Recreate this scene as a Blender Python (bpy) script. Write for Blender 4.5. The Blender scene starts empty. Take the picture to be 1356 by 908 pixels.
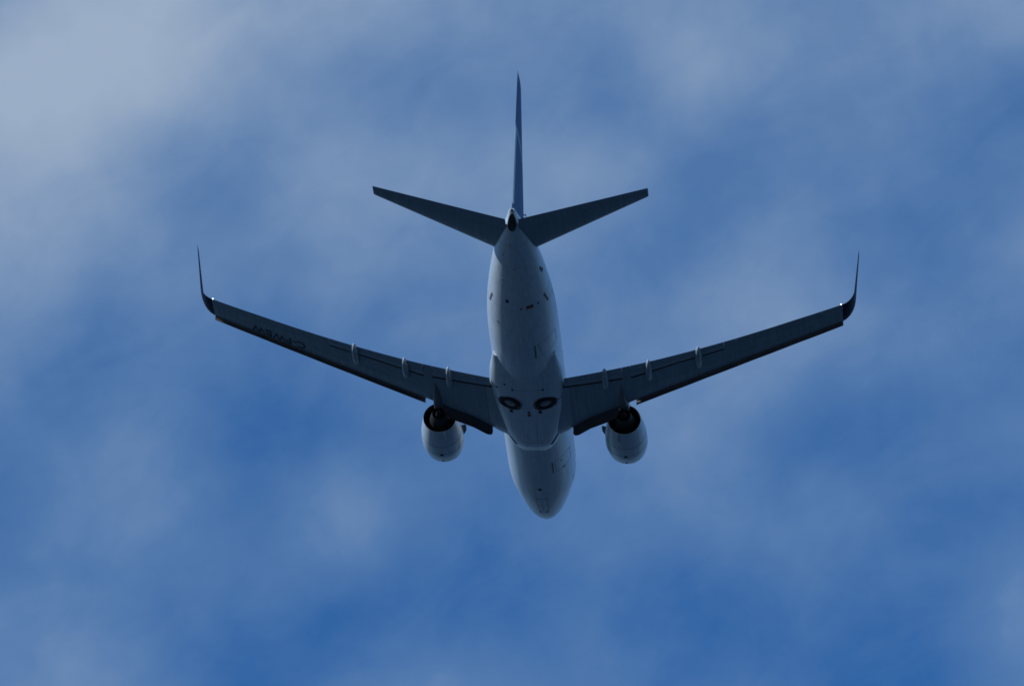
import bpy, bmesh, math, random
from mathutils import Vector, Matrix
C = bpy.context.scene.collection
sc = bpy.context.scene
rad = math.radians

# ------------------------------------------------------------------ camera
ELEV = rad(38.0)
cam_loc = Vector((0, 0, 1.7))
cam_d = bpy.data.cameras.new('camera')
cam_d.sensor_fit = 'HORIZONTAL'
cam_d.sensor_width = 36.0
cam_d.lens = 8080.15 * 36.0 / 1356.0
cam_d.clip_start = 0.5
cam_d.clip_end = 60000
cam = bpy.data.objects.new('camera', cam_d)
C.objects.link(cam)
cam.location = cam_loc
cam.rotation_euler = (rad(90) + ELEV, 0, 0)
sc.camera = cam
FW = Vector((0, math.cos(ELEV), math.sin(ELEV)))
RT = Vector((1, 0, 0))
DN = FW.cross(RT)

# ------------------------------------------------------------------ exposure
vs = sc.view_settings
vs.view_transform = 'Standard'
vs.look = 'None'
vs.exposure = 0.0
vs.gamma = 1.0
vs.use_curve_mapping = False
sc.cycles.filter_width = 1.6             # a slightly soft long lens
vs.use_white_balance = True           # the photograph is balanced cold
vs.white_balance_temperature = 4500
vs.white_balance_tint = 10

# ------------------------------------------------------------------ sun and sky
SUN_EL = rad(30.0)
SUN_AZ = rad(235.0)          # compass: 0 = +Y (ahead of the camera), 270 = camera's left
sun_dir = Vector((math.sin(SUN_AZ) * math.cos(SUN_EL), math.cos(SUN_AZ) * math.cos(SUN_EL), math.sin(SUN_EL)))
sd = bpy.data.lights.new('sun', 'SUN')
sd.energy = 3.4
sd.angle = rad(0.55)
sd.color = (1.0, 0.84, 0.62)
sun = bpy.data.objects.new('sun', sd)
C.objects.link(sun)
sun.rotation_euler = sun_dir.to_track_quat('Z', 'Y').to_euler()

world = bpy.data.worlds.new('World')
sc.world = world
world.use_nodes = True


def build_world():
    nt = world.node_tree
    N, L = nt.nodes, nt.links
    N.clear()

    def math_(op, a, b=None, c=None, clamp=False):
        n = N.new('ShaderNodeMath')
        n.operation = op
        n.use_clamp = clamp
        for i, v in enumerate((a, b, c)):
            if v is None:
                continue
            if isinstance(v, (int, float)):
                n.inputs[i].default_value = v
            else:
                L.new(v, n.inputs[i])
        return n.outputs[0]

    def noise(vec, scale, detail, rough, dist=0.0):
        n = N.new('ShaderNodeTexNoise')
        n.inputs['Scale'].default_value = scale
        n.inputs['Detail'].default_value = detail
        n.inputs['Roughness'].default_value = rough
        n.inputs['Distortion'].default_value = dist
        L.new(vec, n.inputs['Vector'])
        return n

    tc = N.new('ShaderNodeTexCoord')
    vec = tc.outputs['Generated']
    # slow drift of the direction makes the banks ragged
    wn = noise(vec, 26.0, 3.0, 0.55)
    sub = N.new('ShaderNodeVectorMath'); sub.operation = 'SUBTRACT'
    L.new(wn.outputs['Color'], sub.inputs[0]); sub.inputs[1].default_value = (0.5, 0.5, 0.5)
    scl = N.new('ShaderNodeVectorMath'); scl.operation = 'SCALE'
    L.new(sub.outputs[0], scl.inputs[0]); scl.inputs['Scale'].default_value = 0.010
    add = N.new('ShaderNodeVectorMath'); add.operation = 'ADD'
    L.new(vec, add.inputs[0]); L.new(scl.outputs[0], add.inputs[1])
    wv = add.outputs[0]

    # cloud banks of the day: right / down offsets in thousandths of a radian, weight
    total = None
    sc_v = N.new('ShaderNodeVectorMath'); sc_v.operation = 'SCALE'
    L.new(wv, sc_v.inputs[0]); sc_v.inputs['Scale'].default_value = 1000.0 / BANK_WIDTH
    for (ax, ay, wt) in BANKS:
        d = (FW + RT * (ax / 1000.0) + DN * (ay / 1000.0)).normalized() * (1000.0 / BANK_WIDTH)
        ds = N.new('ShaderNodeVectorMath'); ds.operation = 'DISTANCE'
        L.new(sc_v.outputs[0], ds.inputs[0]); ds.inputs[1].default_value = d
        q = math_('MULTIPLY', ds.outputs['Value'], ds.outputs['Value'])
        g = math_('POWER', 1 / math.e, q)
        total = math_('MULTIPLY_ADD', g, wt, total if total is not None else 0.0)
    # wisps drawn out along the wind
    al = (RT * 0.82 - DN * 0.57).normalized()
    ac = (RT * 0.57 + DN * 0.82).normalized()
    cx = N.new('ShaderNodeCombineXYZ')
    for i, (ax_, k) in enumerate(((al, 44.0), (ac, 84.0), (FW, 40.0))):
        dt = N.new('ShaderNodeVectorMath'); dt.operation = 'DOT_PRODUCT'
        L.new(wv, dt.inputs[0]); dt.inputs[1].default_value = ax_ * k
        L.new(dt.outputs['Value'], cx.inputs[i])
    n3 = noise(cx.outputs[0], 1.0, 6.0, 0.52, 0.8).outputs['Fac']
    n1 = noise(vec, 34.0, 6.0, 0.52, 0.3).outputs['Fac']
    n2 = noise(vec, 95.0, 5.0, 0.55, 0.2).outputs['Fac']
    t = math_('ADD', math_('MULTIPLY', total, 1.08), math_('MULTIPLY', math_('SUBTRACT', n1, 0.5), 0.15))
    t = math_('ADD', t, math_('MULTIPLY', math_('SUBTRACT', n2, 0.5), 0.24))
    t = math_('ADD', t, math_('MULTIPLY', math_('SUBTRACT', n3, 0.5), 0.22))
    # the rest of the sky, well away from this view, is broken cloud of the same kind
    t = math_('ADD', t, 0.37)
    ramp = N.new('ShaderNodeValToRGB')
    ramp.color_ramp.interpolation = 'LINEAR'
    ramp.color_ramp.elements[0].position = 0.0
    ramp.color_ramp.elements[0].color = (0, 0, 0, 1)
    ramp.color_ramp.elements[1].position = 1.0
    ramp.color_ramp.elements[1].color = (1, 1, 1, 1)
    L.new(t, ramp.inputs[0])

    sky = N.new('ShaderNodeTexSky')
    sky.sky_type = 'NISHITA'
    sky.sun_disc = False
    sky.sun_elevation = SUN_EL
    sky.sun_rotation = SUN_AZ
    sky.altitude = 200
    sky.air_density = 1.0
    sky.dust_density = 0.3
    sky.ozone_density = 6.0
    tint = N.new('ShaderNodeMix'); tint.data_type = 'RGBA'; tint.blend_type = 'MULTIPLY'
    tint.inputs['Factor'].default_value = 1.0
    L.new(sky.outputs[0], tint.inputs[6]); tint.inputs[7].default_value = SKY_TINT
    mix = N.new('ShaderNodeMix'); mix.data_type = 'RGBA'
    L.new(ramp.outputs[0], mix.inputs['Factor'])
    L.new(tint.outputs[2], mix.inputs[6])
    cm = N.new('ShaderNodeMix'); cm.data_type = 'RGBA'
    L.new(math_('MULTIPLY_ADD', t, 1.8, -0.62, clamp=True), cm.inputs['Factor'])
    cm.inputs[6].default_value = VEIL
    cm.inputs[7].default_value = CLOUD
    L.new(cm.outputs[2], mix.inputs[7])
    # unseen grey band added round the horizon to dim light on the aircraft's sides
    sp = N.new('ShaderNodeSeparateXYZ')
    L.new(vec, sp.inputs[0])
    hz = N.new('ShaderNodeMapRange')
    hz.interpolation_type = 'SMOOTHSTEP'
    hz.inputs['From Min'].default_value = 0.50
    hz.inputs['From Max'].default_value = 0.16
    L.new(sp.outputs['Z'], hz.inputs['Value'])
    bk = N.new('ShaderNodeMix'); bk.data_type = 'RGBA'
    L.new(hz.outputs[0], bk.inputs['Factor'])
    L.new(mix.outputs[2], bk.inputs[6])
    bk.inputs[7].default_value = HORIZON_DIM
    bg = N.new('ShaderNodeBackground')
    bg.inputs['Strength'].default_value = 0.1
    L.new(bk.outputs[2], bg.inputs['Color'])
    out = N.new('ShaderNodeOutputWorld')
    L.new(bg.outputs[0], out.inputs['Surface'])


SKY_TINT = (0.80, 0.93, 0.88, 1)
VEIL = (2.95, 3.35, 3.4, 1)
HORIZON_DIM = (1.4, 1.8, 1.9, 1)
CLOUD = (4.3, 4.05, 3.5, 1)
BANK_WIDTH = 11.88
BANKS = [
    (-85.1, -57.4, 0.123), (-71.0, -57.4, 0.295), (-56.8, -57.4, 0.273), (-42.6, -57.4, 0.201), (-28.4, -57.4, 0.217), (-14.2, -57.4, 0.165), 
    (0.0, -57.4, 0.081), (14.2, -57.4, 0.113), (28.4, -57.4, 0.086), (42.6, -57.4, 0.087), (56.8, -57.4, 0.026), (71.0, -57.4, 0.123), 
    (85.1, -57.4, 0.192), (-85.1, -43.1, 0.371), (-71.0, -43.1, 0.266), (-56.8, -43.1, 0.312), (-42.6, -43.1, 0.124), (-28.4, -43.1, -0.041), 
    (-14.2, -43.1, -0.053), (0.0, -43.1, 0.056), (14.2, -43.1, -0.118), (28.4, -43.1, 0.232), (42.6, -43.1, 0.048), (56.8, -43.1, 0.057), 
    (85.1, -43.1, -0.110), (-85.1, -28.7, 0.223), (-71.0, -28.7, 0.150), (-56.8, -28.7, -0.017), (-28.4, -28.7, 0.211), (-14.2, -28.7, 0.141), 
    (0.0, -28.7, 0.098), (14.2, -28.7, 0.211), (28.4, -28.7, -0.129), (42.6, -28.7, -0.028), (71.0, -28.7, -0.029), (-85.1, -14.4, 0.201), 
    (-71.0, -14.4, 0.108), (-56.8, -14.4, 0.092), (-42.6, -14.4, -0.015), (-28.4, -14.4, 0.122), (0.0, -14.4, 0.049), (14.2, -14.4, -0.030), 
    (28.4, -14.4, -0.037), (42.6, -14.4, 0.144), (56.8, -14.4, -0.022), (71.0, -14.4, -0.072), (85.1, -14.4, 0.158), (-85.1, 0.0, 0.072), 
    (-71.0, 0.0, -0.118), (-56.8, 0.0, -0.025), (-42.6, 0.0, -0.020), (-28.4, 0.0, -0.072), (0.0, 0.0, -0.018), (28.4, 0.0, 0.092), 
    (42.6, 0.0, 0.112), (56.8, 0.0, 0.060), (71.0, 0.0, 0.041), (85.1, 0.0, -0.111), (-85.1, 14.4, 0.035), (-71.0, 14.4, -0.023), 
    (-56.8, 14.4, 0.044), (-42.6, 14.4, -0.179), (-28.4, 14.4, -0.136), (-14.2, 14.4, -0.023), (14.2, 14.4, 0.028), (28.4, 14.4, 0.073), 
    (42.6, 14.4, -0.133), (56.8, 14.4, -0.148), (71.0, 14.4, -0.054), (85.1, 14.4, 0.040), (-85.1, 28.7, -0.216), (-71.0, 28.7, 0.085), 
    (-56.8, 28.7, 0.044), (-42.6, 28.7, -0.124), (-28.4, 28.7, 0.217), (-14.2, 28.7, -0.107), (0.0, 28.7, -0.028), (14.2, 28.7, -0.029), 
    (28.4, 28.7, 0.043), (42.6, 28.7, 0.028), (56.8, 28.7, 0.039), (71.0, 28.7, -0.075), (85.1, 28.7, -0.123), (-85.1, 43.1, 0.059), 
    (-71.0, 43.1, -0.028), (-56.8, 43.1, -0.124), (-42.6, 43.1, 0.022), (-28.4, 43.1, -0.245), (-14.2, 43.1, -0.149), (0.0, 43.1, -0.151), 
    (28.4, 43.1, -0.202), (42.6, 43.1, -0.124), (56.8, 43.1, -0.065), (71.0, 43.1, -0.144), (85.1, 43.1, 0.161), (-85.1, 57.4, -0.057), 
    (-71.0, 57.4, 0.106), (-56.8, 57.4, 0.032), (-42.6, 57.4, -0.268), (-28.4, 57.4, 0.025), (-14.2, 57.4, 0.108), (0.0, 57.4, -0.030), 
    (14.2, 57.4, -0.077), (28.4, 57.4, -0.080), (42.6, 57.4, -0.037), (56.8, 57.4, -0.202), (71.0, 57.4, -0.133)]
build_world()

# ------------------------------------------------------------------ materials


def mat(name, col, rough=0.5, metal=0.0, coat=0.0, dirt=0.0, dirt_scale=(6, 0.35, 6), emit=0.0, spec=0.5, seams=None):
    m = bpy.data.materials.new(name)
    m.use_nodes = True
    nt = m.node_tree
    N, L = nt.nodes, nt.links
    b = N['Principled BSDF']
    b.inputs['Roughness'].default_value = rough
    b.inputs['Metallic'].default_value = metal
    b.inputs['Coat Weight'].default_value = coat
    b.inputs['Coat Roughness'].default_value = 0.12
    b.inputs['Specular IOR Level'].default_value = spec
    tc = N.new('ShaderNodeTexCoord')
    mp = N.new('ShaderNodeMapping')
    mp.inputs['Scale'].default_value = dirt_scale
    L.new(tc.outputs['Object'], mp.inputs['Vector'])
    nz = N.new('ShaderNodeTexNoise')
    nz.inputs['Scale'].default_value = 1.0
    nz.inputs['Detail'].default_value = 5
    nz.inputs['Roughness'].default_value = 0.6
    L.new(mp.outputs[0], nz.inputs['Vector'])
    r = N.new('ShaderNodeValToRGB')
    r.color_ramp.elements[0].position = 0.32
    r.color_ramp.elements[1].position = 0.68
    k = 1.0 - max(dirt, 0.04)
    r.color_ramp.elements[0].color = (col[0] * k, col[1] * k, col[2] * k * 0.99, 1)
    r.color_ramp.elements[1].color = (*col, 1)
    L.new(nz.outputs['Fac'], r.inputs[0])
    colour = r.outputs[0]
    if seams:
        # butt joints between skin panels: (axis, spacing, width, depth)
        sx = N.new('ShaderNodeSeparateXYZ')
        L.new(tc.outputs['Object'], sx.inputs[0])
        for (axis, step, wid, dep) in seams:
            w1 = N.new('ShaderNodeMath'); w1.operation = 'DIVIDE'
            L.new(sx.outputs[axis], w1.inputs[0]); w1.inputs[1].default_value = step
            w2 = N.new('ShaderNodeMath'); w2.operation = 'FRACT'
            L.new(w1.outputs[0], w2.inputs[0])
            w3 = N.new('ShaderNodeMath'); w3.operation = 'LESS_THAN'
            L.new(w2.outputs[0], w3.inputs[0]); w3.inputs[1].default_value = wid / step
            w4 = N.new('ShaderNodeMath'); w4.operation = 'MULTIPLY'
            L.new(w3.outputs[0], w4.inputs[0]); w4.inputs[1].default_value = dep
            mx = N.new('ShaderNodeMix'); mx.data_type = 'RGBA'
            L.new(w4.outputs[0], mx.inputs['Factor'])
            L.new(colour, mx.inputs[6])
            mx.inputs[7].default_value = (col[0] * 0.3, col[1] * 0.3, col[2] * 0.3, 1)
            colour = mx.outputs[2]
    L.new(colour, b.inputs['Base Color'])
    rr = N.new('ShaderNodeMapRange')
    rr.inputs['To Min'].default_value = min(1, rough + 0.06)
    rr.inputs['To Max'].default_value = max(0, rough - 0.06)
    L.new(nz.outputs['Fac'], rr.inputs['Value'])
    L.new(rr.outputs[0], b.inputs['Roughness'])
    if emit:
        b.inputs['Emission Color'].default_value = (*col, 1)
        b.inputs['Emission Strength'].default_value = emit
    return m


WHITE = mat('white_paint', (0.70, 0.75, 0.77), 0.36, coat=0.5, dirt=0.20, seams=((1, 1.52, 0.025, 0.35),))
GREY = mat('grey_paint', (0.33, 0.39, 0.41), 0.45, coat=0.1, dirt=0.24, seams=((0, 2.3, 0.025, 0.35),))
FLAPM = mat('flap_paint', (0.37, 0.43, 0.45), 0.45, dirt=0.18)
PYLM = mat('pylon_shade_grey', (0.20, 0.20, 0.20), 0.5, dirt=0.3)  # grey darkened to put shade into the pylon's colour
FAIRM = mat('fairing_paint', (0.39, 0.43, 0.45), 0.4, coat=0.2, dirt=0.15)
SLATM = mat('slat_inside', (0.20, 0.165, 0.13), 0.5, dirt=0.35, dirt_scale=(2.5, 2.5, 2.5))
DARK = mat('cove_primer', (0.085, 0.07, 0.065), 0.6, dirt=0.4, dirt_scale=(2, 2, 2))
NAVY = mat('navy_paint', (0.014, 0.012, 0.045), 0.55, spec=0.15)
BLACK = mat('black_trim', (0.012, 0.012, 0.013), 0.6)
RUBBER = mat('tyre_rubber', (0.018, 0.018, 0.019), 0.75, dirt=0.3)
STEEL = mat('wheel_metal', (0.33, 0.32, 0.32), 0.45, metal=0.3, dirt=0.25, dirt_scale=(5, 5, 5))
HOT = mat('exhaust_metal', (0.085, 0.08, 0.078), 0.5, metal=0.5, dirt=0.3, dirt_scale=(4, 1, 4))
LIP = mat('polished_lip', (0.72, 0.73, 0.74), 0.22, metal=0.9)
GLASS = mat('window_glass', (0.02, 0.022, 0.026), 0.08, coat=0.4)
ORANGE = mat('orange_placard', (0.22, 0.10, 0.07), 0.5)
LAMP = mat('lit_lamp', (1.0, 0.97, 0.92), 0.3, emit=6.0)
SEAM = mat('panel_gap', (0.12, 0.12, 0.125), 0.6)
DOORGAP = mat('door_gap', (0.33, 0.33, 0.34), 0.6)
WINGGAP = mat('wing_gap', (0.22, 0.25, 0.27), 0.6)
INK = mat('registration_ink', (0.012, 0.015, 0.03), 0.5)


def fin_material():
    m = bpy.data.materials.new('fin_livery')
    m.use_nodes = True
    nt = m.node_tree
    N, L = nt.nodes, nt.links
    b = N['Principled BSDF']
    b.inputs['Roughness'].default_value = 0.45
    b.inputs['Specular IOR Level'].default_value = 0.3
    b.inputs['Coat Weight'].default_value = 0.0
    b.inputs['Coat Roughness'].default_value = 0.12
    tc = N.new('ShaderNodeTexCoord')
    sx = N.new('ShaderNodeSeparateXYZ')
    L.new(tc.outputs['Object'], sx.inputs[0])
    # one pale swoosh running down and forward across a deep blue fin, rudder edge below it coloured pale as its sunlit strip
    def mth(op, p, q, r_=None):
        n = N.new('ShaderNodeMath'); n.operation = op
        for i, v in enumerate((p, q, r_)):
            if v is None:
                continue
            if isinstance(v, (int, float)):
                n.inputs[i].default_value = v
            else:
                L.new(v, n.inputs[i])
        return n.outputs[0]
    h = mth('MULTIPLY_ADD', sx.outputs['Y'], 0.20, sx.outputs['Z'])      # z + 2.2 + 0.2 * (16 - s)
    d = mth('ABSOLUTE', mth('SUBTRACT', h, 5.2), 0.0)
    band = mth('LESS_THAN', d, 0.17)
    nav = (0.010, 0.050, 0.19, 1)
    mx = N.new('ShaderNodeMix'); mx.data_type = 'RGBA'
    L.new(band, mx.inputs['Factor'])
    mx.inputs[6].default_value = nav
    mx.inputs[7].default_value = (0.25, 0.42, 0.50, 1)
    edge = mth('MULTIPLY_ADD', sx.outputs['Z'], 0.148, sx.outputs['Y'])  # distance ahead of the rudder's trailing edge
    ed = mth('LESS_THAN', edge, -14.45)
    lowr = mth('LESS_THAN', h, 5.2)
    ed = mth('MULTIPLY', ed, lowr)
    m2 = N.new('ShaderNodeMix'); m2.data_type = 'RGBA'
    L.new(ed, m2.inputs['Factor'])
    L.new(mx.outputs[2], m2.inputs[6])
    m2.inputs[7].default_value = (0.62, 0.68, 0.70, 1)
    L.new(m2.outputs[2], b.inputs['Base Color'])
    return m


FIN = fin_material()


def ground_material():
    m = bpy.data.materials.new('airfield_ground')
    m.use_nodes = True
    nt = m.node_tree
    N, L = nt.nodes, nt.links
    b = N['Principled BSDF']
    b.inputs['Roughness'].default_value = 0.9
    tc = N.new('ShaderNodeTexCoord')
    n = N.new('ShaderNodeTexNoise')
    n.inputs['Scale'].default_value = 0.004
    n.inputs['Detail'].default_value = 8
    L.new(tc.outputs['Object'], n.inputs['Vector'])
    r = N.new('ShaderNodeValToRGB')
    r.color_ramp.elements[0].position = 0.35
    r.color_ramp.elements[0].color = GROUND[0]
    r.color_ramp.elements[1].position = 0.65
    r.color_ramp.elements[1].color = GROUND[1]
    L.new(n.outputs['Fac'], r.inputs[0])
    L.new(r.outputs[0], b.inputs['Base Color'])
    return m


GROUND = ((0.006, 0.020, 0.043, 1), (0.009, 0.027, 0.053, 1))

# ------------------------------------------------------------------ helpers


def V(s, y, z):
    """aircraft stations: s aft of the nose tip, y to the right, z above the fuselage axis"""
    return Vector((y, 16.0 - s, z + 2.2))


def obj(name, bm, m, parent=None, smooth=35, label=None):
    bmesh.ops.remove_doubles(bm, verts=bm.verts, dist=1e-5)
    bmesh.ops.recalc_face_normals(bm, faces=bm.faces)
    me = bpy.data.meshes.new(name)
    bm.to_mesh(me)
    bm.free()
    ms = m if isinstance(m, (list, tuple)) else [m]
    for k in ms:
        me.materials.append(k)
    if smooth:
        me.shade_smooth()
        me.set_sharp_from_angle(angle=rad(smooth))
    o = bpy.data.objects.new(name, me)
    C.objects.link(o)
    if parent is not None:
        o.parent = parent
    if label:
        o['label'] = label
    return o


def loft(bm, rings, cap0=True, cap1=True, closed=True, mi=0, seg_mi=None, cove=False):
    vs_ = [[bm.verts.new(p) for p in r] for r in rings]
    n = len(rings[0])
    for a, b in zip(vs_[:-1], vs_[1:]):
        for i in range(n if closed else n - 1):
            j = (i + 1) % n
            f = bm.faces.new((a[i], a[j], b[j], b[i]))
            f.material_index = (1 if i == n - 1 else 0) if cove else (seg_mi[i] if seg_mi else mi)
    for flag, r in ((cap0, vs_[0]), (cap1, vs_[-1])):
        if flag:
            f = bm.faces.new(r)
            f.material_index = mi
    return vs_


def box(bm, c, sx, sy, sz, mi=0):
    """box with half sizes along station, span and height"""
    r = []
    for ds in (-sx, sx):
        r.append([c + Vector((y, -ds, z)) for y, z in ((-sy, -sz), (sy, -sz), (sy, sz), (-sy, sz))])
    loft(bm, r, mi=mi)


def lerp_table(tab, x):
    if x <= tab[0][0]:
        return tab[0][1:]
    for a, b in zip(tab[:-1], tab[1:]):
        if x <= b[0]:
            t = (x - a[0]) / (b[0] - a[0])
            return tuple(p + (q - p) * t for p, q in zip(a[1:], b[1:]))
    return tab[-1][1:]


def smooth_table(tab, x):
    """monotone cubic through a table"""
    n = len(tab)
    if x <= tab[0][0]:
        return tab[0][1:]
    if x >= tab[-1][0]:
        return tab[-1][1:]
    i = max(k for k in range(n - 1) if tab[k][0] <= x)
    h = tab[i + 1][0] - tab[i][0]
    t = (x - tab[i][0]) / h
    out = []
    for c in range(1, len(tab[0])):
        def d(k):
            return (tab[k + 1][c] - tab[k][c]) / (tab[k + 1][0] - tab[k][0])

        def m(k):
            if k == 0:
                return d(0)
            if k == n - 1:
                return d(n - 2)
            a, b = d(k - 1), d(k)
            return 0.0 if a * b <= 0 else 2 * a * b / (a + b)
        m0, m1 = m(i) * h, m(i + 1) * h
        p0, p1 = tab[i][c], tab[i + 1][c]
        out.append((2 * t**3 - 3 * t**2 + 1) * p0 + (t**3 - 2 * t**2 + t) * m0 + (-2 * t**3 + 3 * t**2) * p1 + (t**3 - t**2) * m1)
    return tuple(out)


# ------------------------------------------------------------------ ground
bm = bmesh.new()
R = 25000.0
ring = [bm.verts.new((R * math.cos(2 * math.pi * i / 96), R * math.sin(2 * math.pi * i / 96), 0)) for i in range(96)]
bm.faces.new(ring)
g = obj('ground', bm, ground_material(), smooth=0)
g['kind'] = 'structure'

# ------------------------------------------------------------------ airliner root
RP = ((0.996626, 0.067535, 0.046644), (0.009483, 0.469739, -0.882754), (-0.081528, 0.880218, 0.467514))
OP = Vector((26.00076, -308.273439, -153.428181))        # the viewer in aircraft axes (y, -s, z)
Rm = Matrix(RP)
Cm = Matrix((RT, DN, FW))
Mw = Cm.transposed() @ Rm
root_p = Vector((0, -16.0, -2.2))
plane = bpy.data.objects.new('airliner', None)
C.objects.link(plane)
plane.location = Mw @ (root_p - OP) + cam_loc
plane.rotation_euler = Mw.to_euler()
plane.empty_display_size = 2
plane['label'] = 'white twin-engine jet airliner with dark blue winglets climbing away overhead, wheels tucked in'
plane['category'] = 'airliner'

# ------------------------------------------------------------------ fuselage
FUS = [  # s, half width, top, bottom
    (0.00, 0.02, -0.57, -0.63), (0.04, 0.15, -0.44, -0.76), (0.15, 0.28, -0.28, -0.92), (0.35, 0.44, -0.06, -1.08),
    (0.7, 0.65, 0.20, -1.28), (1.2, 0.90, 0.56, -1.49), (1.8, 1.14, 0.97, -1.67), (2.6, 1.40, 1.52, -1.81),
    (3.6, 1.64, 1.86, -1.92), (4.8, 1.83, 1.98, -1.99), (6.2, 1.88, 2.0, -2.0), (20.6, 1.88, 2.0, -2.0),
    (22.2, 1.87, 2.0, -1.86), (24.0, 1.79, 2.0, -1.46), (26.0, 1.56, 1.98, -0.90), (28.0, 1.22, 1.93, -0.28),
    (29.5, 0.86, 1.86, 0.15), (30.2, 0.62, 1.78, 0.34), (30.6, 0.47, 1.72, 0.48), (30.9, 0.36, 1.67, 0.66), (31.2, 0.27, 1.60, 0.93), (31.5, 0.18, 1.52, 1.22), (31.62, 0.12, 1.46, 1.34),
]


def fus(s):
    return smooth_table(FUS, s)


def fus_pt(s, th, off=0.0):
    """th = 0 at the belly, +90 deg at the right side"""
    w, zt, zb = fus(s)
    zc, h = (zt + zb) / 2, (zt - zb) / 2
    return V(s, (w + off) * math.sin(th), zc - (h + off) * math.cos(th))


bm = bmesh.new()
stations = [0.0, 0.02, 0.04, 0.08, 0.15, 0.25, 0.35, 0.5] + [0.7 + 0.25 * i for i in range(16)] + [5 + 0.6 * i for i in range(26)] + [20.6 + 0.3 * i for i in range(36)] + [31.3, 31.4, 31.5, 31.57, 31.62]
stations = sorted(set(round(x, 3) for x in stations if x <= 31.63))
rings = [[fus_pt(s, 2 * math.pi * i / 72) for i in range(72)] for s in stations]
loft(bm, rings)
fuselage = obj('fuselage', bm, WHITE, plane, smooth=50)

# sloping exhaust of the tail-cone turbine with its two openings
def slope_oval(c, hu, hw, lift, mi, bm, skirt=0.12, n=32):
    """oval plate on the sloping underside of the tail cone, c = (s, z) of its middle"""
    uv = Vector((0, -0.70, 0.714))            # up the slope, aft
    nv = Vector((0, -0.714, -0.70))           # out of the slope
    def rg(k, d):
        o = V(c[0], 0, c[1])
        return [o + uv * (hu * k * math.cos(a)) + Vector((1, 0, 0)) * (hw * k * math.sin(a)) * (1 - 0.28 * math.cos(a)) + nv * d for a in [2 * math.pi * i / n for i in range(n)]]
    loft(bm, [rg(1.0, -skirt), rg(1.0, lift - 0.02), rg(0.94, lift), rg(0.84, lift - 0.01), rg(0.80, lift - 0.04)], cap0=False, cap1=True, mi=mi)


bm = bmesh.new()
slope_oval((31.16, 0.89), 0.50, 0.225, 0.09, 0, bm, skirt=0.30)
outlet = obj('exhaust_outlet', bm, HOT, fuselage, smooth=40)
bm = bmesh.new()
slope_oval((31.03, 0.77), 0.26, 0.15, 0.078, 0, bm, skirt=-0.03)
slope_oval((31.37, 1.12), 0.15, 0.105, 0.078, 0, bm, skirt=-0.03)
obj('exhaust_opening', bm, BLACK, fuselage, smooth=40)
bm = bmesh.new()
bmesh.ops.create_uvsphere(bm, u_segments=14, v_segments=8, radius=0.07)
bmesh.ops.translate(bm, vec=V(31.60, 0, 1.36), verts=bm.verts)
obj('tail_light', bm, BLACK, fuselage, smooth=60)


def patch(name, s0, s1, t0, t1, m, off=0.012, parent=None, n=6):
    """a thin plate lying on the skin, with thickness"""
    bm = bmesh.new()
    rings = []
    for i in range(n + 1):
        s = s0 + (s1 - s0) * i / n
        outer = [fus_pt(s, rad(t0 + (t1 - t0) * j / n), off) for j in range(n + 1)]
        inner = [fus_pt(s, rad(t0 + (t1 - t0) * j / n), -0.02) for j in range(n, -1, -1)]
        rings.append(outer + inner)
    loft(bm, rings)
    return obj(name, bm, m, parent or fuselage, smooth=30)


# cabin windows, both sides
for side in (-1, 1):
    for k in range(38):
        s = 5.6 + 0.508 * k
        if side == 1 and 14.5 < s < 14.6:
            continue
        bm = bmesh.new()
        w, zt, zb = fus(s)
        cz, hh = 0.47, 0.17
        pts = []
        for off in (-0.03, 0.008):
            rg = []
            for i in range(16):
                a = 2 * math.pi * i / 16
                ds = 0.115 * math.copysign(abs(math.cos(a)) ** 0.7, math.cos(a))
                dz = hh * math.copysign(abs(math.sin(a)) ** 0.7, math.sin(a))
                ww, t_, b_ = fus(s + ds)
                c_, h_ = (t_ + b_) / 2, (t_ - b_) / 2
                z = cz + dz
                yy = (ww + off) * math.sqrt(max(0.0, 1 - ((z - c_) / (h_ + off)) ** 2))
                rg.append(V(s + ds, side * yy, z))
            pts.append(rg)
        loft(bm, pts)
        obj('cabin_window', bm, GLASS, fuselage, smooth=30)


def outline(name, s0, s1, z0, z1, side, m=DOORGAP, wd=0.014, off=0.006, parent=None):
    """door shown by its dark gap: a closed thin frame on the skin"""
    bm = bmesh.new()

    def q(s, z, o):
        ww, t_, b_ = fus(s)
        c_, h_ = (t_ + b_) / 2, (t_ - b_) / 2
        yy = (ww + o) * math.sqrt(max(0.0, 1 - ((z - c_) / (h_ + o)) ** 2))
        return V(s, side * yy, z)
    path = []
    n = 8
    for i in range(n):
        path.append((s0, z0 + (z1 - z0) * i / n, 0, 0))
    for i in range(n):
        path.append((s0 + (s1 - s0) * i / n, z1, 0, 0))
    for i in range(n):
        path.append((s1, z1 + (z0 - z1) * i / n, 0, 0))
    for i in range(n):
        path.append((s1 + (s0 - s1) * i / n, z0, 0, 0))
    cs, cz = (s0 + s1) / 2, (z0 + z1) / 2
    rings = []
    for (s, z, _, _) in path + path[:1]:
        k = 1 - wd * 2 / abs(s1 - s0) if abs(s1 - s0) else 1
        kz = 1 - wd * 2 / abs(z1 - z0)
        si, zi = cs + (s - cs) * k, cz + (z - cz) * kz
        rings.append([q(s, z, off), q(si, zi, off), q(si, zi, -0.02), q(s, z, -0.02)])
    loft(bm, rings, cap0=False, cap1=False)
    return obj(name, bm, m, parent or fuselage, smooth=0)


for side in (-1, 1):
    outline('cabin_door', 4.05, 4.95, -0.55, 1.2, side)
    outline('cabin_door', 24.86, 25.6, -0.30, 1.3, side)
outline('cargo_door', 7.5, 8.75, -1.72, -0.75, 1)
outline('cargo_door', 21.1, 22.3, -1.62, -0.6, 1)

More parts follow.
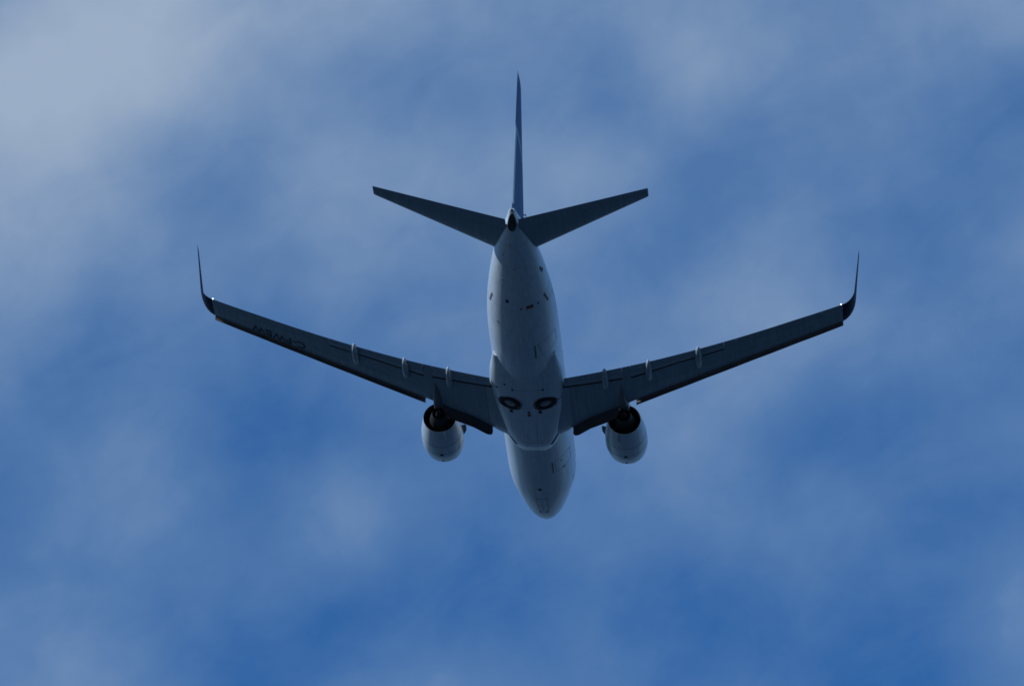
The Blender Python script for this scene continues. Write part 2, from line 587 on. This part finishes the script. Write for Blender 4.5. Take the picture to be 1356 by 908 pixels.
# ------------------------------------------------------------------ belly fairing
BF = [  # s, half width, bottom
    (10.1, 1.02, -1.89), (10.5, 1.17, -1.97), (10.9, 1.30, -2.04), (11.4, 1.42, -2.12), (12.2, 1.60, -2.15), (13.4, 1.80, -2.17), (15.0, 1.97, -2.18),
    (16.8, 2.02, -2.17), (17.8, 2.02, -2.10), (18.6, 1.97, -2.00), (19.2, 1.89, -1.85), (19.6, 1.82, -1.70), (20.3, 1.70, -1.40),
]


def bf_ring(s, off=0.0, n=48):
    w, zb = smooth_table(BF, s)
    zc = -1.05
    r = []
    for i in range(n):
        a = 2 * math.pi * i / n
        ca, sa = math.cos(a), math.sin(a)
        ex = 2 / 2.5
        y = (w + off) * math.copysign(abs(sa) ** ex, sa)
        if ca >= 0:
            z = zc - (zc - zb + off) * abs(ca) ** ex
        else:
            z = zc + 0.55 * abs(ca) ** ex
        r.append(V(s, y, z))
    return r


def bf_z(s, y):
    w, zb = smooth_table(BF, s)
    k = min(1.0, abs(y) / w)
    return -1.05 - (-1.05 - zb) * (1 - k ** 2.5) ** (1 / 2.5)


bm = bmesh.new()
ss = [10.1, 10.2, 10.35, 10.5, 10.7] + [10.9 + 0.2 * i for i in range(48)]
loft(bm, [bf_ring(min(s, 20.3)) for s in ss if s <= 20.31])
fairing = obj('belly_fairing', bm, WHITE, plane, smooth=60)


def bf_plate(name, cs, cy, hs, hy, m, rot=0.0, off=0.012, parent=None, n=5):
    bm = bmesh.new()
    rings = []
    for i in range(n + 1):
        u = -hs + 2 * hs * i / n
        rows = []
        for dz, js in ((off, range(n + 1)), (-0.02, range(n, -1, -1))):
            for j in js:
                v = -hy + 2 * hy * j / n
                s = cs + u * math.cos(rot) - v * math.sin(rot)
                y = cy + u * math.sin(rot) + v * math.cos(rot)
                rows.append(V(s, y, bf_z(s, y) - dz))
        rings.append(rows)
    loft(bm, rings)
    return obj(name, bm, m, parent or fairing, smooth=30)


for side in (-1, 1):
    bf_plate('air_inlet', 11.85, side * 1.26, 0.70, 0.075, BLACK, rot=side * 0.42, off=0.02)
for (s_, y_, hs_, hy_) in ((15.55, -0.95, .16, .09), (15.5, 0.0, .10, .05), (15.55, 0.62, .16, .09), (17.9, -0.75, .08, .05), (17.9, 0.9, .08, .05)):
    bf_plate('drain_vent', s_, y_, hs_, hy_, BLACK, off=0.016)

# ------------------------------------------------------------------ main wheels in their wells
for side in (-1, 1):
    cy, cs = side * 0.96, 16.45
    ztop = bf_z(cs, cy)
    slope = (bf_z(cs, cy + 0.3) - bf_z(cs, cy - 0.3)) / 0.6
    tilt = math.atan(slope) + side * rad(4)

    def wpt(r, a, dz):
        y = r * math.sin(a)
        return V(cs + r * math.cos(a), cy + y * math.cos(tilt), ztop + y * math.sin(tilt) + dz)

    def wring(r, dz, n=40):
        return [wpt(r, 2 * math.pi * i / n, dz) for i in range(n)]
    bm = bmesh.new()
    loft(bm, [wring(0.30, 0.03), wring(0.33, -0.035), wring(0.42, -0.075), wring(0.52, -0.06), wring(0.575, 0.0), wring(0.58, 0.08)], cap0=False, cap1=True)
    tyre = obj('main_wheel', bm, RUBBER, plane, smooth=60)
    bm = bmesh.new()
    loft(bm, [wring(0.62, 0.02), wring(0.625, -0.022), wring(0.66, -0.022), wring(0.67, 0.02)], cap0=False, cap1=False)
    obj('well_seal', bm, BLACK, tyre, smooth=40)
    bm = bmesh.new()
    loft(bm, [wring(0.29, -0.01), wring(0.27, -0.04), wring(0.17, -0.035), wring(0.13, -0.06), wring(0.05, -0.065)], cap0=True, cap1=True)
    obj('hub', bm, STEEL, tyre, smooth=40)

# ------------------------------------------------------------------ wings
TE = [(0.0, 17.75), (2.0, 18.1), (4.25, 18.5), (6.5, 18.9), (9.2, 19.45), (12.0, 20.02), (14.4, 20.5), (17.0, 20.9)]
LE = [(0.0, 10.6), (1.9, 12.1), (2.4, 12.68), (3.2, 13.42), (4.0, 13.85), (4.8, 14.3), (5.8, 14.85), (7.4, 15.65), (9.6, 16.65), (12.1, 17.62), (14.5, 18.4), (17.0, 19.05)]
TC = [(0.0, 0.135), (2.0, 0.13), (5.8, 0.115), (17.0, 0.10)]


def wz(y):
    y = abs(y)
    return -1.45 + 0.105 * (y - 1.9) + 0.007 * (y - 1.9) ** 2


def wsec(y):
    return lerp_table(LE, y)[0], lerp_table(TE, y)[0], wz(y), lerp_table(TC, y)[0]


def half_t(x):
    x = max(0.0, min(1.0, x))
    return 5 * (0.2969 * math.sqrt(x) - 0.1260 * x - 0.3516 * x * x + 0.2843 * x**3 - 0.1036 * x**4)


def xs(a, b, n):
    return [a + (b - a) * 0.5 * (1 - math.cos(math.pi * i / (n - 1))) for i in range(n)]


def foil(x0, x1u, x1l, n=18, up=1.15, lo=0.85):
    """closed outline (x, z/t) from lower rear, round the nose, to upper rear"""
    a = [(x, -lo * half_t(x)) for x in reversed(xs(x0, x1l, n))]
    b = [(x, up * half_t(x)) for x in xs(x0, x1u, n)]
    if x0 <= 0:
        b = b[1:]
    return a + b


def wing_z(y, x, side_up=-1):
    le, te, z, t = wsec(abs(y))
    c = te - le
    return z - 0.85 * half_t(x) * t * c


def wing_low(s, y):
    le, te, z, t = wsec(abs(y))
    x = (s - le) / (te - le)
    return z - 0.85 * half_t(x) * t * (te - le)


FLAP_CUT = [(1.5, 17.15), (2.0, 17.2), (5.2, 17.5), (5.6, 17.5), (8.15, 18.38), (10.65, 19.0)]


def wing_rings(side, y0, y1, n, cut=None, over=0.3):
    rings = []
    for i in range(n + 1):
        y = y0 + (y1 - y0) * i / n
        le, te, z, t = wsec(y)
        c = te - le
        if cut:
            xl = (lerp_table(cut, y)[0] - le) / c
            xu = xl + over * (1 - xl)
        else:
            xl = xu = 1.0
        rings.append([V(le + x * c, side * y, z + h * t * c) for x, h in foil(0, xu, xl)])
    return rings


def flap_part(name, side, y0, y1, cut, parent, m=None, gap=0.13, n=8, xa=0.0, xb=1.0):
    """flap panel behind a dark slot; its trailing edge lies on the wing's trailing edge"""
    bm = bmesh.new()
    rings = []
    for i in range(n + 1):
        y = y0 + (y1 - y0) * i / n
        le, te, z, t = wsec(y)
        c = te - le
        s0_ = lerp_table(cut, y)[0] + gap
        x0 = (s0_ - le) / c
        th = half_t(x0) * t * c
        z0_ = z - th * 0.30 - 0.02
        cl = te - s0_
        r = []
        for x, h in foil(xa, xb, xb, n=10, up=1.0, lo=1.0):
            r.append(V(s0_ + x * cl, side * y, z0_ + (z - z0_) * x + h * 0.15 * cl))
        rings.append(r)
    loft(bm, rings)
    return obj(name, bm, m or FLAPM, parent, smooth=40)


AIL_CUT = [(10.6, 19.15), (11.3, 19.32), (15.9, 20.28), (16.2, 20.36)]

for side in (-1, 1):
    bm = bmesh.new()
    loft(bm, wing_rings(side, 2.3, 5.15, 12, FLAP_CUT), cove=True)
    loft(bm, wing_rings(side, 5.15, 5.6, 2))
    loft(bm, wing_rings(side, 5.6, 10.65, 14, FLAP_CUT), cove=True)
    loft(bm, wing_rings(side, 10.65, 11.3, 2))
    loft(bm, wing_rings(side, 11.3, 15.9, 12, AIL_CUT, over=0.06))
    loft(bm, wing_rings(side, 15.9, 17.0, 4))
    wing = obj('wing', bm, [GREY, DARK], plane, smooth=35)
    bm = bmesh.new()
    loft(bm, wing_rings(side, 1.2, 2.285, 6, FLAP_CUT), cove=True)
    obj('wing_root_fillet', bm, [FAIRM, DARK], wing, smooth=35)
    flap_part('flap', side, 2.0, 5.14, FLAP_CUT, wing, xb=0.57)
    flap_part('aft_flap', side, 2.0, 5.14, FLAP_CUT, wing, xa=0.60)
    flap_part('flap', side, 5.61, 10.64, FLAP_CUT, wing, xb=0.57)
    flap_part('aft_flap', side, 5.61, 10.64, FLAP_CUT, wing, xa=0.595)
    # aileron, nearly flush
    bm = bmesh.new()
    rings = []
    for i in range(9):
        y = 11.306 + (15.894 - 11.306) * i / 8
        le, te, z, t = wsec(y)
        c = te - le
        x0 = (lerp_table(AIL_CUT, y)[0] + 0.025 - le) / c
        rings.append([V(le + x * c, side * y, z + h * t * c) for x, h in foil(x0, 1, 1, n=8)])
    loft(bm, rings)
    obj('aileron', bm, GREY, wing, smooth=35)

    # leading-edge slats, run out ahead of and below the wing
    CRES_OUT = [(0.62, 0.20), (0.42, 0.19), (0.22, 0.145), (0.08, 0.075), (0.0, -0.02), (-0.01, -0.10), (0.05, -0.185), (0.17, -0.235)]
    CRES_IN = [(0.20, -0.205), (0.16, -0.13), (0.17, -0.05), (0.26, 0.05), (0.42, 0.13), (0.62, 0.19)]
    for (y0, y1) in ((5.75, 8.56), (8.565, 11.36), (11.365, 14.21), (14.215, 17.0)):
        bm = bmesh.new()
        rings = []
        n = 6
        for i in range(n + 1):
            y = y0 + (y1 - y0) * i / n
            le, te, z, t = wsec(y)
            k = 0.98 - 0.018 * (y - 5.8)
            rings.append([V(le - 0.34 * k + a * k * 0.85, side * y, z - 0.03 + b * k * 1.0) for a, b in CRES_OUT + CRES_IN])
        no = len(CRES_OUT)
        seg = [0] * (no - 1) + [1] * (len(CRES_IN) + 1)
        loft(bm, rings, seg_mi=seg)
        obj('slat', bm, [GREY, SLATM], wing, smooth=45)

    # folding flap along the inboard leading edge, swung forward and down
    bm = bmesh.new()
    rings = []
    for i in range(21):
        y = 2.2 + (4.8 - 2.2) * (i / 20) ** 1.4
        le, te, z, t = wsec(y)
        ch = 0.70
        if y < 2.6:
            ch *= 0.50 + 0.50 * math.sqrt(1 - ((2.6 - y) / 0.4) ** 2)
        if y > 4.5:
            ch *= 1 - 0.35 * (y - 4.5) / 0.3
        h0 = V(le + 0.12, side * y, wing_low(le + 0.12, y) + 0.02)
        d = Vector((0, math.cos(rad(38)), -math.sin(rad(38))))
        nrm = Vector((0, math.sin(rad(38)), math.cos(rad(38))))
        prof = [(0, 0.02), (0.3, 0.03), (0.75, 0.05), (0.93, 0.06), (1.0, 0.0), (0.95, -0.05), (0.86, -0.045), (0.8, -0.015), (0.3, -0.015), (0, -0.02)]
        rings.append([h0 + d * (a * ch) + nrm * b for a, b in prof])
    loft(bm, rings)
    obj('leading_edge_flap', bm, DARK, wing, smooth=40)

    # oval tank covers in a row along the lower skin, only their gaps show
    for k in range(13):
        yq = 6.3 + 0.74 * k
        le, te, z, t = wsec(yq)
        sq = le + 0.40 * (te - le)
        bm = bmesh.new()
        rings = []
        for i in range(25):
            a = 2 * math.pi * i / 24
            rr = []
            for kk, dz in ((1.0, -0.004), (0.90, -0.004), (0.90, 0.02), (1.0, 0.02)):
                s_ = sq + 0.15 * kk * math.cos(a) + 0.26 * kk * math.sin(a) * 0.5
                y_ = yq + 0.26 * kk * math.sin(a)
                rr.append(V(s_, side * y_, wing_low(s_, y_) + dz))
            rings.append(rr)
        loft(bm, rings, cap0=False, cap1=False)
        obj('tank_cover', bm, WINGGAP, wing, smooth=0)

    # canoe fairings over the flap tracks
    for (yf, s0, s1, hw, dep) in ((4.22, 16.75, 18.68, 0.18, 0.34), (6.58, 17.15, 19.03, 0.19, 0.36), (9.27, 17.6, 19.66, 0.19, 0.34)):
        bm = bmesh.new()
        rings = []
        n = 18
        for i in range(n + 1):
            u = 0.5 - 0.5 * math.cos(math.pi * i / n)
            s = s0 + (s1 - s0) * u
            nose = min(1.0, u / 0.22)
            pr_ = math.sqrt(max(0.0, 1 - (1 - nose) ** 2))
            if u > 0.55:
                pr_ *= math.sqrt(max(0.0, 1 - ((u - 0.55) / 0.45) ** 2.2))
            pr_ = max(pr_, 0.03)
            le, te, z, t = wsec(yf)
            zt_ = wing_low(min(s, te - 0.02), yf) + 0.05 - 0.05 * max(0, u - 0.5)
            dd = dep * (pr_ ** 0.8) * (0.55 + 0.45 * min(1, u / 0.5))
            r = []
            for j in range(20):
                a = 2 * math.pi * j / 20
                ca = math.cos(a)
                zz = (dd * abs(ca) ** 0.75) if ca > 0 else 0.05 * ca
                r.append(V(s, side * yf + hw * pr_ * math.sin(a), zt_ - zz))
            rings.append(r)
        loft(bm, rings)
        obj('flap_track_fairing', bm, FAIRM, wing, smooth=50)

    # blended winglet
    bm = bmesh.new()
    rings = []
    th0, th1, La, Ls = math.atan(0.105 + 0.014 * 15.1), rad(84), 1.05, 1.93
    N_ = 22
    y, z = 17.0, wz(17.0)
    prev = 0.0
    for i in range(N_ + 1):
        u = (La + Ls) * i / N_
        m_ = (u + prev) / 2
        th = th0 + (th1 - th0) * min(1, m_ / La)
        y += (u - prev) * math.cos(th)
        z += (u - prev) * math.sin(th)
        prev = u
        th = th0 + (th1 - th0) * min(1, u / La)
        v = u / (La + Ls)
        if u < La:
            le = 19.05 + 0.75 * (u / La) ** 1.25
            te = 20.9 + 0.20 * u / La
        else:
            k = (u - La) / Ls
            le = 19.80 + 1.72 * k
            te = 21.10 + 0.95 * k
        c = te - le
        t = 0.10 - 0.025 * v
        if i == N_:
            t *= 0.5
        rings.append([V(le + x * c, side * (y - h * t * c * math.sin(th)), z + h * t * c * math.cos(th)) for x, h in foil(0, 1, 1, n=14, up=1.0, lo=1.0)])
    loft(bm, rings)
    obj('winglet', bm, NAVY, wing, smooth=40)

    # rear position lamp at the tip's trailing edge
    bm = bmesh.new()
    bmesh.ops.create_uvsphere(bm, u_segments=14, v_segments=8, radius=0.028)
    bmesh.ops.scale(bm, vec=(1, 1.5, 1), verts=bm.verts)
    bmesh.ops.translate(bm, vec=V(20.93, side * 16.92, wz(16.92) + 0.01), verts=bm.verts)
    obj('position_light', bm, LAMP, wing, smooth=60)

    if side == -1:
        # registration under the left wing
        cu = bpy.data.curves.new('registration', 'FONT')
        cu.body = 'C-FWBW'
        cu.size = 1.0
        cu.space_character = 1.08
        cu.offset = 0.022
        to = bpy.data.objects.new('registration_curve', cu)
        C.objects.link(to)
        dg = bpy.context.evaluated_depsgraph_get()
        tm = bpy.data.meshes.new_from_object(to.evaluated_get(dg))
        bpy.data.objects.remove(to)
        bm = bmesh.new()
        bm.from_mesh(tm)
        bpy.data.meshes.remove(tm)
        bmesh.ops.triangulate(bm, faces=bm.faces)
        bmesh.ops.subdivide_edges(bm, edges=bm.edges, cuts=1)
        x0 = min(v.co.x for v in bm.verts); x1 = max(v.co.x for v in bm.verts)
        y1_ = max(v.co.y for v in bm.verts); y0_ = min(v.co.y for v in bm.verts)
        A = Vector((18.52, 12.05)); B = Vector((19.30, 14.95))     # (s, y) of the baseline ends
        hgt = 0.72
        for v in bm.verts:
            u = (v.co.x - x0) / (x1 - x0)
            h = (v.co.y - y0_) / (y1_ - y0_)
            p = A.lerp(B, u)
            s_, y_ = p.x - h * hgt + 0.15, p.y
            v.co = V(s_, -y_, wing_low(s_, y_) - 0.014)
        obj('registration', bm, INK, wing, smooth=0)

# ------------------------------------------------------------------ engines
NAC = [(0.0, 0.80), (0.03, 0.87), (0.10, 0.93), (0.28, 1.0), (0.6, 1.065), (1.1, 1.135), (1.7, 1.135), (2.3, 1.085), (2.9, 0.985), (3.35, 0.895)]
for side in (-1, 1):
    cy, s0, cz = side * 5.05, 10.15, -1.51

    def S(d):
        return s0 + d - 0.42 * max(0.0, 3.35 - d) / 3.35

    def nr(ds, r, n=48, squash=0.0, inner=False):
        out = []
        for i in range(n):
            a = 2 * math.pi * i / n
            zz = -r * math.cos(a)
            if zz < 0:
                zz *= 1 - squash
            yy = r * math.sin(a) * (1 + 0.03 * squash / 0.08 if squash else 1)
            out.append(V(S(ds), cy + yy, cz + zz - 0.02 * ds * 0))
        return out
    bm = bmesh.new()
    dsl = [0.10, 0.2, 0.35, 0.5, 0.7, 0.9, 1.15, 1.4, 1.7, 2.0, 2.3, 2.6, 2.9, 3.1, 3.25, 3.35]
    outer = [nr(d, smooth_table(NAC, d)[0], squash=0.08 * max(0, 1 - d / 2.4)) for d in dsl]
    loft(bm, outer, cap0=False, cap1=False)
    # inner wall of the fan duct
    loft(bm, [nr(3.35, 0.895), nr(3.34, 0.87), nr(2.7, 0.92), nr(1.9, 0.91)], cap0=False, cap1=True, mi=1)
    eng = obj('engine_nacelle', bm, [WHITE, RUBBER], plane, smooth=40)
    bm = bmesh.new()
    loft(bm, [nr(d, smooth_table(NAC, d)[0], squash=0.08) for d in (0.10, 0.06, 0.03, 0.01, 0.0)] + [nr(0.02, 0.775, squash=0.08), nr(0.1, 0.745, squash=0.05), nr(0.7, 0.775)], cap0=False, cap1=False)
    obj('inlet_lip', bm, LIP, eng, smooth=50)
    bm = bmesh.new()
    loft(bm, [nr(0.72, 0.775), nr(0.72, 0.25), nr(0.45, 0.12), nr(0.35, 0.01)], cap0=True, cap1=True)
    obj('fan', bm, BLACK, eng, smooth=30)
    # core cowl, core nozzle and plug
    bm = bmesh.new()
    loft(bm, [nr(2.3, 0.66), nr(2.9, 0.62), nr(3.3, 0.53), nr(3.6, 0.44), nr(3.85, 0.37)], cap0=True, cap1=False)
    loft(bm, [nr(3.85, 0.37), nr(3.83, 0.35), nr(3.4, 0.34)], cap0=False, cap1=True, mi=1)
    obj('core_cowl', bm, [HOT, BLACK], eng, smooth=40)
    bm = bmesh.new()
    loft(bm, [nr(3.4, 0.22), nr(3.7, 0.20), nr(3.95, 0.13), nr(4.15, 0.04), nr(4.2, 0.01)], cap0=True, cap1=True)
    obj('exhaust_plug', bm, RUBBER, eng, smooth=40)
    # strake on the inboard shoulder
    bm = bmesh.new()
    ang = rad(104)
    rings = []
    for (d, h, tk) in ((1.1, 0.02, 0.012), (1.25, 0.12, 0.016), (1.55, 0.24, 0.016), (2.0, 0.27, 0.016), (2.1, 0.22, 0.012)):
        r0 = smooth_table(NAC, d)[0] - 0.02
        dirv = Vector((-side * math.sin(ang), 0, -math.cos(ang)))
        tng = Vector((math.cos(ang) * -side, 0, math.sin(ang)))
        base = V(S(d), cy, cz)
        rings.append([base + dirv * r0 - tng * tk, base + dirv * (r0 + h) - tng * tk, base + dirv * (r0 + h) + tng * tk, base + dirv * r0 + tng * tk])
    loft(bm, rings)
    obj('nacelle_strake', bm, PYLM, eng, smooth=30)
    # pylon from the nacelle's crown back under the wing
    bm = bmesh.new()
    rings = []
    for (d, hw, zt_, zb_) in ((0.9, 0.03, 1.08, 0.85), (1.4, 0.13, 1.32, 0.8), (2.2, 0.2, 1.42, 0.7), (3.0, 0.24, 1.4, 0.5), (3.6, 0.27, None, 0.36), (4.2, 0.27, None, 0.28), (4.8, 0.24, None, 0.10), (5.4, 0.19, None, 0.04), (6.0, 0.13, None, 0.12), (6.6, 0.07, None, 0.24), (7.1, 0.02, None, 0.36)):
        s = s0 + d
        le, te, zz, t = wsec(abs(cy))
        if zt_ is None:
            zt_ = max(wing_low(s, abs(cy)) + 0.08 - cz, 0.5) if s > le else zz - cz + 0.1
        if zb_ is None:
            zb_ = wing_low(s, abs(cy)) - cz - 0.12 * (6.5 - d) / 0.5
        r = []
        for (a, b) in ((-1, 1), (-1, 0.3), (-0.8, 0.1), (-0.4, 0), (0.4, 0), (0.8, 0.1), (1, 0.3), (1, 1)):
            r.append(V(s, cy + a * hw, cz + zb_ + (zt_ - zb_) * b))
        rings.append(r)
    loft(bm, rings)
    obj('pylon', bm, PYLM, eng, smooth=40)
    for d in (1.30, 2.05):
        bm = bmesh.new()
        q = smooth_table(NAC, d)[0]
        sq = 0.08 * max(0, 1 - d / 2.4)
        loft(bm, [nr(d, q - 0.02, squash=sq), nr(d, q + 0.004, squash=sq), nr(d + 0.022, smooth_table(NAC, d + 0.022)[0] + 0.004, squash=sq), nr(d + 0.022, q - 0.02, squash=sq)], cap0=False, cap1=False)
        obj('cowl_seam', bm, SEAM, eng, smooth=30)
    bm = bmesh.new()
    rings = []
    for (d, h) in ((2.55, 0.0), (2.75, 0.10), (3.05, 0.13), (3.3, 0.10)):
        r0 = smooth_table(NAC, d)[0]
        rings.append([V(S(d), cy - side * 0.32 + dy, cz - math.sqrt(r0 * r0 - 0.32 ** 2) + dz) for dy, dz in ((-0.035, 0.03), (-0.02, -h), (0.02, -h), (0.035, 0.03))])
    loft(bm, rings)
    obj('drain_mast', bm, WHITE, eng, smooth=30)
    # small latch and drain marks along the keel of the nacelle
    for (d, wd_, ln) in ((1.25, 0.08, 0.10), (0.42, 0.05, 0.06)):
        bm = bmesh.new()
        r_ = smooth_table(NAC, d)[0] * (1 - 0.08 * max(0, 1 - d / 2.4))
        box(bm, V(S(d), cy, cz - r_ + 0.015), ln, wd_, 0.03)
        obj('drain_vent', bm, BLACK, eng, smooth=0)

# ------------------------------------------------------------------ tailplane
HS_LE = [(0.3, 27.75), (1.1, 28.38), (7.17, 32.55)]
HS_TE = [(0.3, 31.5), (0.5, 31.55), (7.17, 33.42)]


def hs(y):
    return lerp_table(HS_LE, y)[0], lerp_table(HS_TE, y)[0], 0.9 + 0.123 * (y - 0.6), 0.10


for side in (-1, 1):
    def hs_ring(y, x0, x1, k=1.0):
        le, te, z, t = hs(y)
        c = te - le
        return [V(le + x * c, side * y, z + h * t * k * c) for x, h in foil(x0, x1, x1, n=14, up=1, lo=1)]
    bm = bmesh.new()
    loft(bm, [hs_ring(0.3 + 0.45 * i, 0, 0.70) for i in range(15)] + [hs_ring(6.9, 0, 0.70)])
    loft(bm, [hs_ring(6.9, 0, 1.0), hs_ring(7.05, 0.0, 1.0), hs_ring(7.17, 0.02, 0.99, 0.35)])
    hst = obj('horizontal_stabilizer', bm, GREY, plane, smooth=35)
    bm = bmesh.new()
    loft(bm, [hs_ring(0.34, 0.708, 1.0)] + [hs_ring(0.75 + 0.45 * i, 0.708, 1.0) for i in range(14)] + [hs_ring(6.897, 0.708, 1.0)])
    obj('elevator', bm, GREY, hst, smooth=35)

# ------------------------------------------------------------------ fin
F_LE = [(1.3, 24.6), (2.0, 25.4), (3.2, 26.4), (9.25, 30.9)]
F_TE = [(1.3, 31.3), (2.0, 31.45), (9.25, 32.5)]


def fin_ring(z, x0, x1, k=1.0):
    le, te = lerp_table(F_LE, z)[0], lerp_table(F_TE, z)[0]
    c = te - le
    return [V(le + x * c, h * 0.105 * k * c, z) for x, h in foil(x0, x1, x1, n=14, up=1, lo=1)]


bm = bmesh.new()
loft(bm, [fin_ring(1.3, 0, 0.69)] + [fin_ring(2.0 + 0.5 * i, 0, 0.69) for i in range(14)])
loft(bm, [fin_ring(8.5, 0, 1), fin_ring(9.0, 0, 1), fin_ring(9.2, 0.01, 1.0, 0.7), fin_ring(9.27, 0.10, 1.0, 0.25)])
# dorsal fillet
rings = []
for i in range(9):
    u = i / 8
    s = 21.5 + 5.0 * u
    h = 0.05 + 1.35 * u ** 1.8
    w_ = 0.03 + 0.17 * u
    rings.append([V(s, -w_, 1.85), V(s, -w_ * 0.5, 1.9 + h * 0.8), V(s, 0, 1.95 + h), V(s, w_ * 0.5, 1.9 + h * 0.8), V(s, w_, 1.85)])
loft(bm, rings)
fin = obj('vertical_stabilizer', bm, FIN, plane, smooth=35)
bm = bmesh.new()
loft(bm, [fin_ring(2.05 + 0.5 * i, 0.697, 1.0) for i in range(13)] + [fin_ring(8.48, 0.697, 1.0)])
obj('rudder', bm, FIN, fin, smooth=35)
for side in (-1, 1):
    bm = bmesh.new()
    c0 = V(27.6, side * 0.27, 3.3)
    box(bm, c0 + Vector((side * 0.03, 0, 0)), 0.03, 0.07, 0.012)
    box(bm, c0 + Vector((side * 0.10, 0.06, 0)), 0.12, 0.018, 0.018)
    obj('pitot_probe', bm, BLACK, fin, smooth=0)

# ------------------------------------------------------------------ belly details
def blade(name, s, th, ln, ht, m=BLACK, wd=0.03):
    bm = bmesh.new()
    rings = []
    for (k, h) in ((0.0, -0.03), (1.0, ht)):
        l0 = s - ln / 2 + (0.35 * ln if k else 0)
        l1 = s + ln / 2
        r = []
        for (ss_, dw) in ((l0, 0.0), ((l0 + l1) / 2, wd), (l1, 0.006), ((l0 + l1) / 2, -wd)):
            p = fus_pt(ss_, rad(th), h)
            q_ = fus_pt(ss_, rad(th + 1), h)
            tng = (q_ - p).normalized()
            r.append(p + tng * dw)
        rings.append(r)
    loft(bm, rings)
    return obj(name, bm, m, fuselage, smooth=30)


def th_at(s, z):
    w_, zt_, zb_ = fus(s)
    c_, h_ = (zt_ + zb_) / 2, (zt_ - zb_) / 2
    return math.degrees(math.acos(max(-1, min(1, (c_ - z) / h_))))


def sill(name, s0, s1, z0, z1, side, m=SEAM, off=0.012, n=6):
    """narrow strip of constant height along the side of the body"""
    bm = bmesh.new()
    rings = []
    for i in range(n + 1):
        s = s0 + (s1 - s0) * i / n
        a0, a1 = side * rad(th_at(s, z0)), side * rad(th_at(s, z1))
        rings.append([fus_pt(s, a0, off), fus_pt(s, a1, off), fus_pt(s, a1, -0.02), fus_pt(s, a0, -0.02)])
    loft(bm, rings)
    return obj(name, bm, m, fuselage, smooth=30)


for side in (-1, 1):
    sill('door_sill', 24.88, 25.58, -0.36, -0.25, side)
patch('cargo_door_sill', 21.1, 22.3, 22.0, 24.2, SEAM)
patch('cargo_door_sill', 7.5, 8.8, 25.2, 27.2, SEAM)
sill('service_panel', 26.95, 27.40, 0.22, 0.36, 1)
sill('service_panel', 26.98, 27.12, 0.34, 0.44, 1)
patch('placard', 25.22, 25.44, 15.6, 30.0, ORANGE)
patch('drain_vent', 25.66, 25.86, -23.0, -17.0, BLACK)
patch('drain_vent', 25.25, 25.36, 4.6, 7.6, BLACK)
patch('drain_vent', 25.28, 25.39, 38.6, 41.6, BLACK)
patch('drain_vent', 23.82, 23.94, -41.5, -39.0, SEAM)
for (s_, t_) in ((29.79, -12.8), (28.95, -36), (28.08, -2), (27.24, -30)):
    patch('drain_vent', s_ - 0.05, s_ + 0.05, t_ - 2.2, t_ + 2.2, DOORGAP)
patch('drain_vent', 5.72, 5.96, -3.5, 2.0, BLACK)
patch('static_port', 7.0, 7.16, 43.8, 46.4, LIP)
for (s_, t_) in ((7.5, 46), (7.45, 49.5), (8.4, 43.5)):
    patch('static_port', s_ - 0.07, s_ + 0.07, t_ - 0.9, t_ + 0.9, SEAM)
# nose-wheel doors: gaps between the closed leaves
for th in (-10.0, 0.0, 10.0):
    patch('nose_gear_door_gap', 2.55, 4.6, th - 0.45, th + 0.45, DOORGAP, off=0.006)
for s_ in (2.55, 4.6):
    patch('nose_gear_door_gap', s_, s_ + 0.035, -10, 10, DOORGAP, off=0.006)
for t_ in (-7.5, 7.5):
    patch('nose_gear_door_hinge', 2.68, 2.80, t_ - 1.6, t_ + 1.6, SEAM)
blade('blade_antenna', 9.6, -1.0, 0.42, 0.30, m=WHITE)
blade('blade_antenna', 22.9, 2.0, 0.40, 0.28, m=WHITE)

# red anti-collision beacon between the wheels, switched off at this instant
bm = bmesh.new()
bmesh.ops.create_uvsphere(bm, u_segments=16, v_segments=8, radius=0.11)
bmesh.ops.translate(bm, vec=V(15.2, 0, bf_z(15.2, 0) + 0.01), verts=bm.verts)
obj('beacon', bm, mat('beacon_glass', (0.22, 0.03, 0.02), 0.25), fairing, smooth=60)
for (s_, y_) in ((17.75, -1.62), (18.3, -1.15)):
    bf_plate('drain_vent', s_, y_, 0.09, 0.06, SEAM)
for side in (-1, 1):
    bf_plate('gear_door_gap', 16.45, side * 1.74, 0.022, 0.16, SEAM, rot=side * -0.1)
bf_plate('access_panel_gap', 11.8, 0.0, 0.012, 0.9, DOORGAP, off=0.006)
bf_plate('access_panel_gap', 13.0, 0.3, 1.1, 0.012, DOORGAP, off=0.006)
bf_plate('access_panel_gap', 12.6, -0.25, 0.3, 0.012, DOORGAP, off=0.006)
bf_plate('access_panel_gap', 17.9, 0.0, 0.012, 1.2, DOORGAP, off=0.006)
